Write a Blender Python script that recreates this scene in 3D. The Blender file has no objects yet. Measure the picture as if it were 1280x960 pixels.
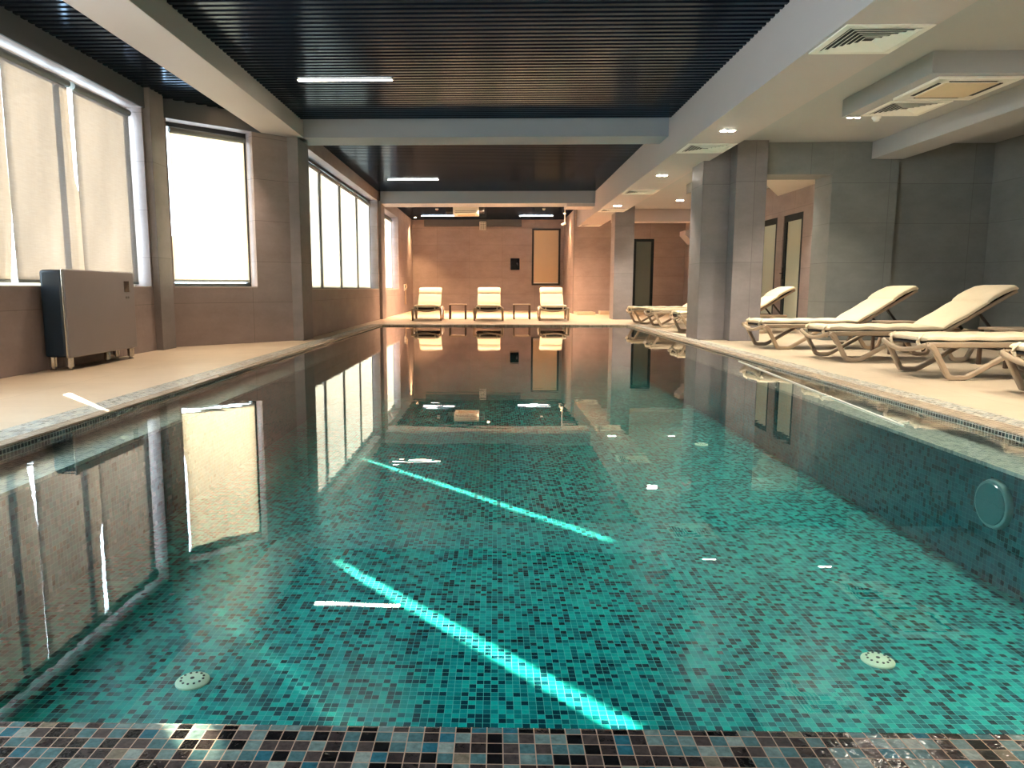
import bpy, math, random
from mathutils import Vector, Matrix
random.seed(7)
SC = bpy.context.scene
COL = SC.collection
PI = math.pi

# ------------------------------------------------------------------ materials
def new_mat(name):
    m = bpy.data.materials.new(name); m.use_nodes = True
    nt = m.node_tree
    for n in list(nt.nodes): nt.nodes.remove(n)
    out = nt.nodes.new('ShaderNodeOutputMaterial')
    return m, nt, out

def N(nt, typ, **kw):
    n = nt.nodes.new(typ)
    for k, v in kw.items(): setattr(n, k, v)
    return n

def math_n(nt, op, a, b=None, c=None):
    n = nt.nodes.new('ShaderNodeMath'); n.operation = op
    for i, v in enumerate((a, b, c)):
        if v is None: continue
        if isinstance(v, (int, float)): n.inputs[i].default_value = v
        else: nt.links.new(v, n.inputs[i])
    return n.outputs[0]

def principled(nt, out, col=(.5,.5,.5), rough=.5, metal=0., spec=.5, emis=None, estr=0.):
    b = nt.nodes.new('ShaderNodeBsdfPrincipled')
    if not hasattr(col, 'is_linked'): b.inputs['Base Color'].default_value = (*col, 1)
    else: nt.links.new(col, b.inputs['Base Color'])
    b.inputs['Roughness'].default_value = rough
    b.inputs['Metallic'].default_value = metal
    b.inputs['Specular IOR Level'].default_value = spec
    if emis:
        b.inputs['Emission Color'].default_value = (*emis, 1)
        b.inputs['Emission Strength'].default_value = estr
    nt.links.new(b.outputs[0], out.inputs[0])
    return b

def mixcol(nt, fac, a, b):
    m = nt.nodes.new('ShaderNodeMix'); m.data_type = 'RGBA'
    for sock, v in ((m.inputs['Factor'], fac), (m.inputs[6], a), (m.inputs[7], b)):
        if hasattr(v, 'is_linked'): nt.links.new(v, sock)
        elif isinstance(v, (int, float)): sock.default_value = v
        else: sock.default_value = (*v, 1)
    return m.outputs[2]

def noise(nt, vec, scale, detail=3, rough=.5):
    n = nt.nodes.new('ShaderNodeTexNoise')
    n.inputs['Scale'].default_value = scale; n.inputs['Detail'].default_value = detail
    n.inputs['Roughness'].default_value = rough
    if vec is not None: nt.links.new(vec, n.inputs['Vector'])
    return n.outputs['Fac']

def objco(nt, scale=None):
    t = nt.nodes.new('ShaderNodeTexCoord').outputs['Object']
    if scale:
        mp = nt.nodes.new('ShaderNodeMapping'); nt.links.new(t, mp.inputs[0])
        mp.inputs['Scale'].default_value = scale
        t = mp.outputs[0]
    return t

def ramp(nt, fac, stops, mode='LINEAR'):
    r = nt.nodes.new('ShaderNodeValToRGB'); r.color_ramp.interpolation = mode
    e = r.color_ramp.elements
    while len(e) < len(stops): e.new(.5)
    for el, (p, c) in zip(e, stops):
        el.position = p; el.color = (*c, 1) if len(c) == 3 else c
    nt.links.new(fac, r.inputs[0])
    return r.outputs[0]

def bump(nt, h, bsdf, strength=.2, dist=.01):
    b = nt.nodes.new('ShaderNodeBump'); b.inputs['Strength'].default_value = strength
    b.inputs['Distance'].default_value = dist
    nt.links.new(h, b.inputs['Height']); nt.links.new(b.outputs[0], bsdf.inputs['Normal'])

def plain(name, col, rough=.5, metal=0., spec=.5, var=.06, nscale=6.):
    m, nt, out = new_mat(name)
    v = objco(nt)
    f = noise(nt, v, nscale)
    c = mixcol(nt, f, tuple(x*(1-var) for x in col), tuple(min(1, x*(1+var)) for x in col))
    principled(nt, out, c, rough, metal, spec)
    return m

def glow(name, col, strength):
    m, nt, out = new_mat(name)
    e = nt.nodes.new('ShaderNodeEmission'); e.inputs[0].default_value = (*col, 1); e.inputs[1].default_value = strength
    nt.links.new(e.outputs[0], out.inputs[0]); return m

def sepxyz(nt, v):
    s = nt.nodes.new('ShaderNodeSeparateXYZ'); nt.links.new(v, s.inputs[0]); return s.outputs

def mosaic(name, axes, pitch, stops, grout, gw=.09, rough=.15, spec=.6, seed=0., cloud=.0, wob=.15, off=.013):
    """square glass tiles in the two named object axes, a random colour for each"""
    m, nt, out = new_mat(name)
    tc = nt.nodes.new('ShaderNodeTexCoord').outputs['Object']
    ad = nt.nodes.new('ShaderNodeVectorMath'); ad.operation = 'ADD'; nt.links.new(tc, ad.inputs[0]); ad.inputs[1].default_value = (off, off, off)
    sc = nt.nodes.new('ShaderNodeVectorMath'); sc.operation = 'SCALE'; nt.links.new(ad.outputs[0], sc.inputs[0]); sc.inputs['Scale'].default_value = 1/pitch
    o = sepxyz(nt, sc.outputs[0])
    cells, masks = [], []
    for a in axes:
        s = o['XYZ'.index(a)]
        cells.append(math_n(nt, 'FLOOR', s))
        f = math_n(nt, 'FRACT', s)
        d = math_n(nt, 'ABSOLUTE', math_n(nt, 'SUBTRACT', f, .5))
        masks.append(d)
    cmb = nt.nodes.new('ShaderNodeCombineXYZ')
    nt.links.new(cells[0], cmb.inputs[0]); nt.links.new(cells[1], cmb.inputs[1]); cmb.inputs[2].default_value = seed
    wn = nt.nodes.new('ShaderNodeTexWhiteNoise'); wn.noise_dimensions = '3D'; nt.links.new(cmb.outputs[0], wn.inputs[0])
    col = ramp(nt, wn.outputs['Value'], stops, 'CONSTANT')
    if cloud:
        nz = noise(nt, sc.outputs[0], 2.2, 3, .6)
        f = math_n(nt, 'MULTIPLY_ADD', nz, cloud*2, 1-cloud)
        vm = nt.nodes.new('ShaderNodeVectorMath'); vm.operation = 'SCALE'
        nt.links.new(col, vm.inputs[0]); nt.links.new(f, vm.inputs['Scale']); col = vm.outputs[0]
    mx = math_n(nt, 'MAXIMUM', masks[0], masks[1])
    g = math_n(nt, 'GREATER_THAN', mx, .5-gw*.5)
    c = mixcol(nt, g, col, grout)
    b = principled(nt, out, c, rough, 0, spec)
    r = math_n(nt, 'MULTIPLY_ADD', g, .6-rough, rough); nt.links.new(r, b.inputs['Roughness'])
    h = math_n(nt, 'SUBTRACT', math_n(nt, 'MULTIPLY', noise(nt, sc.outputs[0], 1.7, 2), wob*3), math_n(nt, 'MULTIPLY', g, .6))
    bump(nt, h, b, .5, .003)
    return m

def walltile(name, c1, c2, axes='XZ', sx=1.2, sz=.6, rough=.5, joint=.72):
    """large concrete look porcelain slabs with thin joints"""
    m, nt, out = new_mat(name)
    tc = nt.nodes.new('ShaderNodeTexCoord').outputs['Object']
    o = sepxyz(nt, tc)
    ds, cells = [], []
    for a, sz_ in zip(axes, (sx, sz)):
        s = math_n(nt, 'DIVIDE', o['XYZ'.index(a)], sz_)
        f = math_n(nt, 'FRACT', s); cells.append(math_n(nt, 'FLOOR', s))
        d = math_n(nt, 'MULTIPLY', math_n(nt, 'SUBTRACT', .5, math_n(nt, 'ABSOLUTE', math_n(nt, 'SUBTRACT', f, .5))), sz_)
        ds.append(d)
    mn = math_n(nt, 'MINIMUM', ds[0], ds[1])
    g = math_n(nt, 'LESS_THAN', mn, .003)
    cmb = nt.nodes.new('ShaderNodeCombineXYZ')
    nt.links.new(cells[0], cmb.inputs[0]); nt.links.new(cells[1], cmb.inputs[1])
    wn = nt.nodes.new('ShaderNodeTexWhiteNoise'); nt.links.new(cmb.outputs[0], wn.inputs[0])
    nz = noise(nt, objco(nt, (1.1, 1.1, 2.2)), 1.6, 6, .62)
    f = math_n(nt, 'ADD', math_n(nt, 'MULTIPLY_ADD', nz, 1.5, -.35), math_n(nt, 'MULTIPLY_ADD', wn.outputs['Value'], .24, -.12))
    n2 = noise(nt, tc, 22, 3)
    f = math_n(nt, 'ADD', f, math_n(nt, 'MULTIPLY_ADD', n2, .3, -.15))
    c = mixcol(nt, f, c1, c2)
    c = mixcol(nt, g, c, tuple(x*joint for x in c1))
    b = principled(nt, out, c, rough, 0, .35)
    bump(nt, math_n(nt, 'SUBTRACT', n2, g), b, .12, .004)
    return m

def thin_glass(name, tint=(.93,.97,.96), ior=1.45, rough=0.):
    m, nt, out = new_mat(name)
    fr = nt.nodes.new('ShaderNodeFresnel'); fr.inputs[0].default_value = ior
    t = nt.nodes.new('ShaderNodeBsdfTransparent'); t.inputs[0].default_value = (*tint, 1)
    g = nt.nodes.new('ShaderNodeBsdfGlossy'); g.inputs['Roughness'].default_value = rough
    mx = nt.nodes.new('ShaderNodeMixShader')
    bf = nt.nodes.new('ShaderNodeNewGeometry').outputs['Backfacing']
    fac = math_n(nt, 'MULTIPLY', fr.outputs[0], math_n(nt, 'SUBTRACT', 1., bf))
    nt.links.new(fac, mx.inputs[0]); nt.links.new(t.outputs[0], mx.inputs[1]); nt.links.new(g.outputs[0], mx.inputs[2])
    nt.links.new(mx.outputs[0], out.inputs[0])
    return m

def blind_fabric(name, dif, tra, trw, streak=.25):
    """woven roller blind cloth that lets daylight through"""
    m, nt, out = new_mat(name)
    v = objco(nt, (6, 6, 70)); f1 = noise(nt, v, 1.2, 4, .65)
    v2 = objco(nt, (70, 70, 5)); f2 = noise(nt, v2, 1.0, 3, .6)
    f3 = noise(nt, objco(nt, (1.6, 1.6, .5)), 1.5, 2)
    f = math_n(nt, 'ADD', math_n(nt, 'MULTIPLY', f1, .5), math_n(nt, 'ADD', math_n(nt, 'MULTIPLY', f2, .2), math_n(nt, 'MULTIPLY', f3, .3)))
    ct = mixcol(nt, ramp(nt, f, [(.3, (0,0,0)), (.7, (1,1,1))]), tuple(x*(1-streak) for x in tra), tra)
    d = nt.nodes.new('ShaderNodeBsdfDiffuse'); d.inputs[0].default_value = (*dif, 1)
    t = nt.nodes.new('ShaderNodeBsdfTranslucent'); nt.links.new(ct, t.inputs[0])
    mx = nt.nodes.new('ShaderNodeMixShader'); mx.inputs[0].default_value = trw
    nt.links.new(d.outputs[0], mx.inputs[1]); nt.links.new(t.outputs[0], mx.inputs[2])
    nt.links.new(mx.outputs[0], out.inputs[0])
    return m

def slat_mat():
    m, nt, out = new_mat('black_metal_slat')
    fr = nt.nodes.new('ShaderNodeFresnel'); fr.inputs[0].default_value = 1.45
    d = nt.nodes.new('ShaderNodeBsdfDiffuse'); d.inputs[0].default_value = (.010, .014, .022, 1)
    g = nt.nodes.new('ShaderNodeBsdfGlossy'); g.inputs[0].default_value = (.36, .46, .60, 1); g.inputs['Roughness'].default_value = .15
    mx = nt.nodes.new('ShaderNodeMixShader')
    nt.links.new(fr.outputs[0], mx.inputs[0]); nt.links.new(d.outputs[0], mx.inputs[1]); nt.links.new(g.outputs[0], mx.inputs[2])
    nt.links.new(mx.outputs[0], out.inputs[0])
    return m

def water_mat():
    m, nt, out = new_mat('pool_water')
    fr = nt.nodes.new('ShaderNodeFresnel'); fr.inputs[0].default_value = 1.36
    t = nt.nodes.new('ShaderNodeBsdfTransparent'); t.inputs[0].default_value = (.84, .975, .97, 1)
    g = nt.nodes.new('ShaderNodeBsdfGlossy'); g.inputs['Roughness'].default_value = .0
    mx = nt.nodes.new('ShaderNodeMixShader')
    a = noise(nt, objco(nt, (.7, 2.6, 1)), 3.2, 2, .5)
    b2 = noise(nt, objco(nt, (.35, .7, 1)), .9, 1, .5)
    bp = nt.nodes.new('ShaderNodeBump'); bp.inputs['Strength'].default_value = .032; bp.inputs['Distance'].default_value = .02
    h = math_n(nt, 'ADD', math_n(nt, 'MULTIPLY', a, .5), math_n(nt, 'MULTIPLY', b2, .8))
    xs = math_n(nt, 'ABSOLUTE', math_n(nt, 'SUBTRACT', sepxyz(nt, objco(nt))[0], .195))
    edge = nt.nodes.new('ShaderNodeMapRange'); nt.links.new(xs, edge.inputs[0])
    for k_, v_ in zip((1, 2, 3, 4), (2.25, 2.72, 0., 1.)): edge.inputs[k_].default_value = v_
    rip = noise(nt, objco(nt, (9, 26, 1)), 1., 2, .5)
    h = math_n(nt, 'ADD', h, math_n(nt, 'MULTIPLY', math_n(nt, 'MULTIPLY', rip, edge.outputs[0]), 1.1))
    nt.links.new(h, bp.inputs['Height'])
    nt.links.new(bp.outputs[0], g.inputs['Normal']); nt.links.new(bp.outputs[0], fr.inputs['Normal'])
    bf = nt.nodes.new('ShaderNodeNewGeometry').outputs['Backfacing']
    fac = math_n(nt, 'MULTIPLY', math_n(nt, 'MINIMUM', math_n(nt, 'MULTIPLY', fr.outputs[0], 1.6), .96), math_n(nt, 'SUBTRACT', 1., bf))
    nt.links.new(fac, mx.inputs[0]); nt.links.new(t.outputs[0], mx.inputs[1]); nt.links.new(g.outputs[0], mx.inputs[2])
    nt.links.new(mx.outputs[0], out.inputs[0])
    return m

RIM_STOPS = [(0, (.012,.011,.012)), (.20, (.055,.040,.038)), (.40, (.105,.078,.072)), (.52, (.11,.235,.245)), (.72, (.24,.35,.33)), (.86, (.40,.46,.41)), (.92, (.04,.20,.26)), (.97, (.30,.24,.17))]
PALE_STOPS = [(0, (.20,.19,.17)), (.18, (.42,.41,.36)), (.42, (.34,.38,.36)), (.62, (.52,.50,.43)), (.82, (.28,.30,.29)), (.93, (.60,.57,.50))]
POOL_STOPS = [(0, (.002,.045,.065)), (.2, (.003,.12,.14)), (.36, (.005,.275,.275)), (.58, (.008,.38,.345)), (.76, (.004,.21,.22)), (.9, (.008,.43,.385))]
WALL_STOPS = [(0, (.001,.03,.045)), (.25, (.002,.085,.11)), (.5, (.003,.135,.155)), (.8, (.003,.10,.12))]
BAND_STOPS = [(0, (.38,.39,.36)), (.25, (.60,.58,.51)), (.5, (.74,.70,.60)), (.75, (.54,.54,.49)), (.9, (.30,.33,.32))]
DARK_STOPS = [(0, (.008,.012,.015)), (.5, (.02,.035,.04)), (.72, (.05,.09,.09)), (.9, (.03,.025,.02))]
TAN_STOPS = [(0, (.32,.25,.18)), (.3, (.38,.30,.22)), (.6, (.44,.35,.26)), (.85, (.34,.27,.20))]
TP = .0285
M = {}
M['rim'] = mosaic('rim_mosaic', 'XY', TP, RIM_STOPS, (.62,.40,.27), .07, .10, .8, 1., .75, .4)
M['pale'] = mosaic('deck_edge_mosaic', 'XY', TP, PALE_STOPS, (.50,.46,.38), .12, .25, .5, 2., .3)
M['tan'] = mosaic('bullnose_tile', 'XY', TP*1.6, TAN_STOPS, (.5,.4,.3), .06, .2, .5, 3., .2)
M['face_x'] = mosaic('edge_tile_along_y', 'YZ', TP, DARK_STOPS, (.55,.52,.45), .15, .15, .6, 4.)
M['face_y'] = mosaic('edge_tile_along_x', 'XZ', TP, DARK_STOPS, (.55,.52,.45), .15, .15, .6, 5.)
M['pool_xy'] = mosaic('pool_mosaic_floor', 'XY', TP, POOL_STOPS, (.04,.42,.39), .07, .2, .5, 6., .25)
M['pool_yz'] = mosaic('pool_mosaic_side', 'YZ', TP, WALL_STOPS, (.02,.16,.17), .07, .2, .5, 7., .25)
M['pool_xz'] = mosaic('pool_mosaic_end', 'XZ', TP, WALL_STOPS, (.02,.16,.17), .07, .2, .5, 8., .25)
M['band_xy'] = mosaic('ledge_mosaic', 'XY', TP, BAND_STOPS, (.7,.7,.6), .1, .2, .5, 9., .2)
M['wall'] = walltile('concrete_wall_tile', (.25,.20,.195), (.385,.315,.305))
M['wall_y'] = walltile('concrete_wall_tile_side', (.25,.20,.195), (.385,.315,.305), 'YZ')
M['wall_dark'] = walltile('dark_wall_tile', (.165,.178,.173), (.245,.26,.253))
M['column'] = walltile('column_tile', (.18,.162,.164), (.275,.248,.25), 'XZ', 1.3, 1.2)
M['deck'] = walltile('deck_tile', (.50,.40,.29), (.63,.52,.39), 'XY', 1.2, .6, .38, .80)
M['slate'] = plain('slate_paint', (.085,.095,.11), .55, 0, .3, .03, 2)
M['paint_cool'] = plain('neutral_grey_paint', (.41,.42,.435), .6, 0, .3, .03, 2)
M['paint_blue'] = plain('cool_grey_paint', (.31,.335,.385), .6, 0, .3, .03, 2)
M['paint'] = plain('soft_grey_paint', (.50,.445,.445), .6, 0, .3, .03, 2)
M['paint_light'] = plain('pale_paint', (.66,.60,.54), .6, 0, .3, .03, 2)
M['slat'] = slat_mat()
M['void'] = plain('black_ceiling_void', (.004,.004,.005), .9, 0, .1)
M['frame_dark'] = plain('dark_window_frame', (.018,.020,.022), .4, 0, .5)
M['frame_teal'] = plain('dark_door_frame', (.008,.018,.024), .45, 0, .2)
M['frame_pale'] = plain('pale_metal_frame', (.45,.48,.48), .35, .2, .5)
M['frame_white'] = plain('white_metal_frame', (.75,.78,.78), .35, 0, .5)
M['white'] = plain('white_plastic', (.90,.87,.80), .4, 0, .5, .03)
M['cream_grille'] = plain('cream_grille', (.72,.58,.40), .5, 0, .4, .05)
M['slot'] = plain('dark_slot', (.02,.02,.022), .6, 0, .3)
M['glass'] = thin_glass('window_glass')
M['frost'] = plain('frosted_pale_glass', (.52,.56,.46), .35, 0, .5, .05, 2)
M['doorglass'] = plain('dim_door_glass', (.10,.13,.12), .08, 0, .8, .1, 1)
M['blind_a'] = blind_fabric('beige_blind_cloth', (.58,.50,.42), (.315, .287, .272), .62, .42)
M['blind_b'] = blind_fabric('ivory_blind_cloth', (.75,.68,.58), (.38, .35, .31), .7, .18)
M['blind_c'] = blind_fabric('white_blind_cloth', (.78,.72,.65), (.36, .345, .325), .72, .18)
M['blind_far'] = plain('peach_blind_cloth', (.66,.50,.33), .8, 0, .2, .04, 3)
M['rail'] = plain('grey_blind_rail', (.16,.18,.19), .5, .3, .5)
M['resin'] = plain('taupe_resin', (.345,.258,.178), .42, 0, .45, .06)
M['resin_dark'] = plain('dark_resin', (.035,.03,.026), .5, 0, .4, .06)
M['sling'] = plain('black_sling', (.02,.02,.022), .7, 0, .2)
M['cushion'] = plain('cream_cushion', (.76,.64,.46), .85, 0, .2, .05, 9)
M['cushion_tan'] = plain('beige_cushion', (.60,.45,.33), .85, 0, .2, .05, 9)
M['brown'] = plain('brown_metal', (.085,.055,.038), .4, .2, .5)
M['heater_grey'] = plain('grey_panel', (.25,.228,.238), .38, .1, .5, .04)
M['navy'] = plain('navy_casing', (.008,.022,.042), .35, 0, .5)
M['silver'] = plain('silver_trim', (.70,.66,.58), .25, .8, .5)
M['chrome'] = plain('steel_foot', (.62,.58,.52), .2, .95, .5)
M['screen'] = plain('black_screen', (.008,.010,.012), .12, 0, .6)
M['grey_mark'] = plain('grey_mark', (.10,.09,.09), .5)
M['inlet'] = plain('pale_inlet', (.72,.82,.62), .4, 0, .4, .03)
M['light_ring'] = plain('pool_light_ring', (.14,.30,.29), .4)
M['glass_lens'] = plain('pool_light_lens', (.05,.19,.20), .15, 0, .6)
M['cord'] = plain('pale_cord', (.75,.72,.62), .5)
M['water'] = water_mat()
M['lin'] = glow('linear_light_glow', (1., .86, .62), 9.)
M['lin_cool'] = glow('cool_linear_light_glow', (1., .93, .88), 7.)
M['spot'] = glow('spot_glow', (1., .90, .74), 30.)
M['spot_warm'] = glow('warm_spot_glow', (1., .60, .28), 20.)

# ------------------------------------------------------------------ mesh builder
class MB:
    def __init__(s): s.v = []; s.f = []
    def add(s, vs, fs):
        n = len(s.v); s.v += [tuple(p) for p in vs]; s.f += [tuple(i+n for i in f) for f in fs]; return s
    def box(s, x0, x1, y0, y1, z0, z1):
        vs = [(x, y, z) for z in (z0, z1) for y in (y0, y1) for x in (x0, x1)]
        return s.add(vs, [(0,2,3,1), (4,5,7,6), (0,1,5,4), (2,6,7,3), (0,4,6,2), (1,3,7,5)])
    def prism(s, poly, z0, z1):
        n = len(poly)
        vs = [(x, y, z0) for x, y in poly] + [(x, y, z1) for x, y in poly]
        fs = [tuple(reversed(range(n))), tuple(range(n, 2*n))] + [(i, (i+1) % n, n+(i+1) % n, n+i) for i in range(n)]
        return s.add(vs, fs)
    def xz(s, poly, y0, y1):
        n = len(poly)
        vs = [(x, y0, z) for x, z in poly] + [(x, y1, z) for x, z in poly]
        fs = [tuple(range(n)), tuple(reversed(range(n, 2*n)))] + [(i, n+i, n+(i+1) % n, (i+1) % n) for i in range(n)]
        return s.add(vs, fs)
    def cyl(s, c, r0, r1, h, axis='Z', n=20):
        ps = []
        for k, (r, t) in enumerate(((r0, 0), (r1, h))):
            for i in range(n):
                a = 2*PI*i/n; p = (r*math.cos(a), r*math.sin(a), t)
                if axis == 'X': p = (p[2], p[0], p[1])
                if axis == 'Y': p = (p[1], p[2], p[0])
                ps.append((c[0]+p[0], c[1]+p[1], c[2]+p[2]))
        return s.add(ps, [tuple(reversed(range(n))), tuple(range(n, 2*n))] + [(i, (i+1) % n, n+(i+1) % n, n+i) for i in range(n)])
    def lathe(s, prof, c=(0,0,0), n=24):
        ps = [(c[0]+r*math.cos(2*PI*i/n), c[1]+r*math.sin(2*PI*i/n), c[2]+z) for r, z in prof for i in range(n)]
        fs = [(k*n+i, k*n+(i+1) % n, (k+1)*n+(i+1) % n, (k+1)*n+i) for k in range(len(prof)-1) for i in range(n)]
        m = len(prof)-1
        fs += [tuple(reversed(range(n))), tuple(range(m*n, m*n+n))]
        return s.add(ps, fs)
    def loft(s, rings):
        n = len(rings[0]); ps = [p for r in rings for p in r]
        fs = [(k*n+i, k*n+(i+1) % n, (k+1)*n+(i+1) % n, (k+1)*n+i) for k in range(len(rings)-1) for i in range(n)]
        m = len(rings)-1
        fs += [tuple(reversed(range(n))), tuple(range(m*n, m*n+n))]
        return s.add(ps, fs)
    def tube(s, path, r, n=8, sy=1.):
        rings = []; P = [Vector(p) for p in path]
        for i, p in enumerate(P):
            t = (P[min(i+1, len(P)-1)] - P[max(i-1, 0)]).normalized()
            ref = Vector((0, 0, 1)) if abs(t.z) < .9 else Vector((0, 1, 0))
            a = t.cross(ref).normalized(); b = t.cross(a).normalized()
            k = 1.
            if 0 < i < len(P)-1:
                d1 = (P[i]-P[i-1]).normalized(); k = 1/max(.5, t.dot(d1))
            rings.append([tuple(p + a*math.cos(2*PI*j/n)*r*k*sy + b*math.sin(2*PI*j/n)*r*k) for j in range(n)])
        return s.loft(rings)
    def strip(s, pts, y0, y1, th):
        """flat bar following the x-z polyline pts, th thick in the plane"""
        P = [Vector((p[0], p[1])) for p in pts]; L, R = [], []
        for i, p in enumerate(P):
            d1 = (P[i]-P[i-1]).normalized() if i else (P[1]-P[0]).normalized()
            d2 = (P[i+1]-P[i]).normalized() if i < len(P)-1 else d1
            n1 = Vector((-d1.y, d1.x)); n2 = Vector((-d2.y, d2.x)); n_ = (n1+n2).normalized()
            k = th/2/max(.45, n_.dot(n1))
            L.append(p+n_*k); R.append(p-n_*k)
        rings = [[(L[i].x, y0, L[i].y), (L[i].x, y1, L[i].y), (R[i].x, y1, R[i].y), (R[i].x, y0, R[i].y)] for i in range(len(P))]
        return s.loft(rings)
    def xf(s, mat):
        s.v = [tuple(mat @ Vector(p)) for p in s.v]; return s
    def build(s, name, mat, parent=None, bevel=0., smooth=False, seg=2, loc=None, rotz=0., fix=True):
        me = bpy.data.meshes.new(name); me.from_pydata(s.v, [], s.f); me.validate()
        import bmesh
        bm = bmesh.new(); bm.from_mesh(me)
        if fix: bmesh.ops.recalc_face_normals(bm, faces=bm.faces)
        bm.to_mesh(me); bm.free()
        me.materials.append(M[mat] if isinstance(mat, str) else mat)
        o = bpy.data.objects.new(name, me); COL.objects.link(o)
        if parent: o.parent = parent
        if loc: o.location = loc
        o.rotation_euler.z = rotz
        if bevel:
            b = o.modifiers.new('edge', 'BEVEL'); b.width = bevel; b.segments = seg; b.limit_method = 'ANGLE'; b.angle_limit = .6
            b.harden_normals = False
        if smooth or bevel:
            me.shade_smooth(); me.set_sharp_from_angle(angle=math.radians(42))
        return o

def struct(o, label=None):
    o['kind'] = 'structure'
    if label: o['label'] = label
    return o
def tag(o, label, cat, group=None, kind=None):
    o['label'] = label; o['category'] = cat
    if group: o['group'] = group
    if kind: o['kind'] = kind
    return o
def thing(name, label, cat, loc=(0,0,0), rotz=0., group=None):
    e = bpy.data.objects.new(name, None); e.empty_display_size = .1; COL.objects.link(e)
    e.location = loc; e.rotation_euler = (0, 0, rotz)
    return tag(e, label, cat, group)
def sempty(name, loc=(0,0,0), rotz=0., label=None):
    e = bpy.data.objects.new(name, None); COL.objects.link(e); e.location = loc; e.rotation_euler = (0, 0, rotz)
    return struct(e, label)
def dup(root, loc, rotz=None, label=None, group=None, cat=None):
    r = root.copy(); COL.objects.link(r); r.location = loc
    if rotz is not None: r.rotation_euler = (0, 0, rotz)
    if label: r['label'] = label
    if group: r['group'] = group
    def kids(a, b):
        for ch in list(a.children):
            if ch == b: continue
            c = ch.copy(); COL.objects.link(c); c.parent = b; kids(ch, c)
    kids(root, r)
    return r

# ------------------------------------------------------------------ setting: levels
ZC, ZR, ZB, ZX = 3.30, 3.00, 2.75, 3.06       # slat ceiling, right ceiling, big beam, cross beam
PXL, PXR, PY0, PY1 = -2.52, 2.91, 1.24, 16.05   # pool inside the rim
WZ, PZ = -.026, -.75                          # water level, pool bottom
YN, YF, YB = -3.5, 26.9, 23.3                # wall behind, far wall, far wall of the lounge side

# floor around the pool
b = MB()
b.box(-4.8, PXL-.30, YN, YF, -.3, 0).box(PXR+.32, 7.9, YN, YF, -.3, 0)
b.box(PXL-.30, PXR+.32, PY1+.3, YF, -.3, 0).box(PXL-.30, PXR+.32, YN, PY0-.75, -.3, 0)
struct(b.build('floor', 'deck'), 'beige stone-look tiled deck around the pool')

# rim: pale mosaic strip, tan bullnose, dark vertical edge tiles
b = MB(); b.box(PXL-.30, PXL-.10, PY0, PY1+.3, -.3, .0)
b.box(PXR+.15, PXR+.32, PY0, PY1+.3, -.3, .0).box(PXL-.1, PXR+.15, PY1+.12, PY1+.3, -.3, 0)
struct(b.build('trim_1', 'pale'), 'pale mosaic strip set in the deck along the pool')
b = MB(); b.box(PXL-.10, PXL, PY0, PY1, WZ-.03, .004).box(PXR, PXR+.15, PY0, PY1, WZ-.03, .004).box(PXL-.1, PXR+.15, PY1, PY1+.12, WZ-.03, .004)
struct(b.build('trim_2', 'tan', bevel=.012, seg=3), 'tan rounded tile edge of the pool')
b = MB(); b.box(PXL-.02, PXL+.004, PY0, PY1, WZ-.05, -.008).box(PXR-.004, PXR+.02, PY0, PY1, WZ-.05, -.008)
struct(b.build('trim_3', 'face_x'), 'dark mosaic row above the waterline')
b = MB(); b.box(PXL-.30, PXR+.32, PY0-.75, PY0, -.3, .0)
struct(b.build('trim_4', 'rim', bevel=.014, seg=3), 'brown, grey and teal mosaic rim nearest the camera')

# basin
struct(MB().box(PXL-.2, PXR+.2, PY0-.2, PY1+.2, PZ-.2, PZ).build('floor_pool', 'pool_xy'), 'teal mosaic pool bottom')
LZ, IL, IR = -.12, PXL+.28, PXR-.28            # shallow ledge along both long sides
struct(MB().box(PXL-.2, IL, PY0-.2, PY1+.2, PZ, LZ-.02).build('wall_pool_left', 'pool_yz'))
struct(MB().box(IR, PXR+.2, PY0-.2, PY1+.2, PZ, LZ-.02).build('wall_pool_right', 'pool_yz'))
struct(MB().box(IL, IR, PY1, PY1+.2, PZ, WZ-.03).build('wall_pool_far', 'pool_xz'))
struct(MB().box(IL, IR, PY0-.2, PY0-.002, PZ, -.06).build('wall_pool_near', 'pool_xz'))
struct(MB().box(PXL-.09, IL+.006, PY0, PY1+.1, LZ-.02, LZ).box(IR-.006, PXR+.14, PY0, PY1+.1, LZ-.02, LZ).build('trim_5', 'band_xy'), 'pale mosaic ledge just under the water')
b = MB().add([(PXL, PY0, WZ), (PXR, PY0, WZ), (PXR, PY1, WZ), (PXL, PY1, WZ)], [(0, 1, 2, 3)])
struct(b.build('pool_water', 'water', fix=False), 'still clear pool water mirroring the room')

# ------------------------------------------------------------------ walls
def wall(name, p0, rotz, L, openings, mat='wall', t=.3, z0=0., z1=3.42, label=None):
    b = MB(); s = 0.
    for (a, e, za, ze) in sorted(openings):
        if a > s: b.box(s, a, 0, t, z0, z1)
        if za > z0: b.box(a, e, 0, t, z0, za)
        if ze < z1: b.box(a, e, 0, t, ze, z1)
        s = e
    if s < L: b.box(s, L, 0, t, z0, z1)
    return struct(b.build(name, mat, loc=(p0[0], p0[1], 0), rotz=rotz), label)

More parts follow.
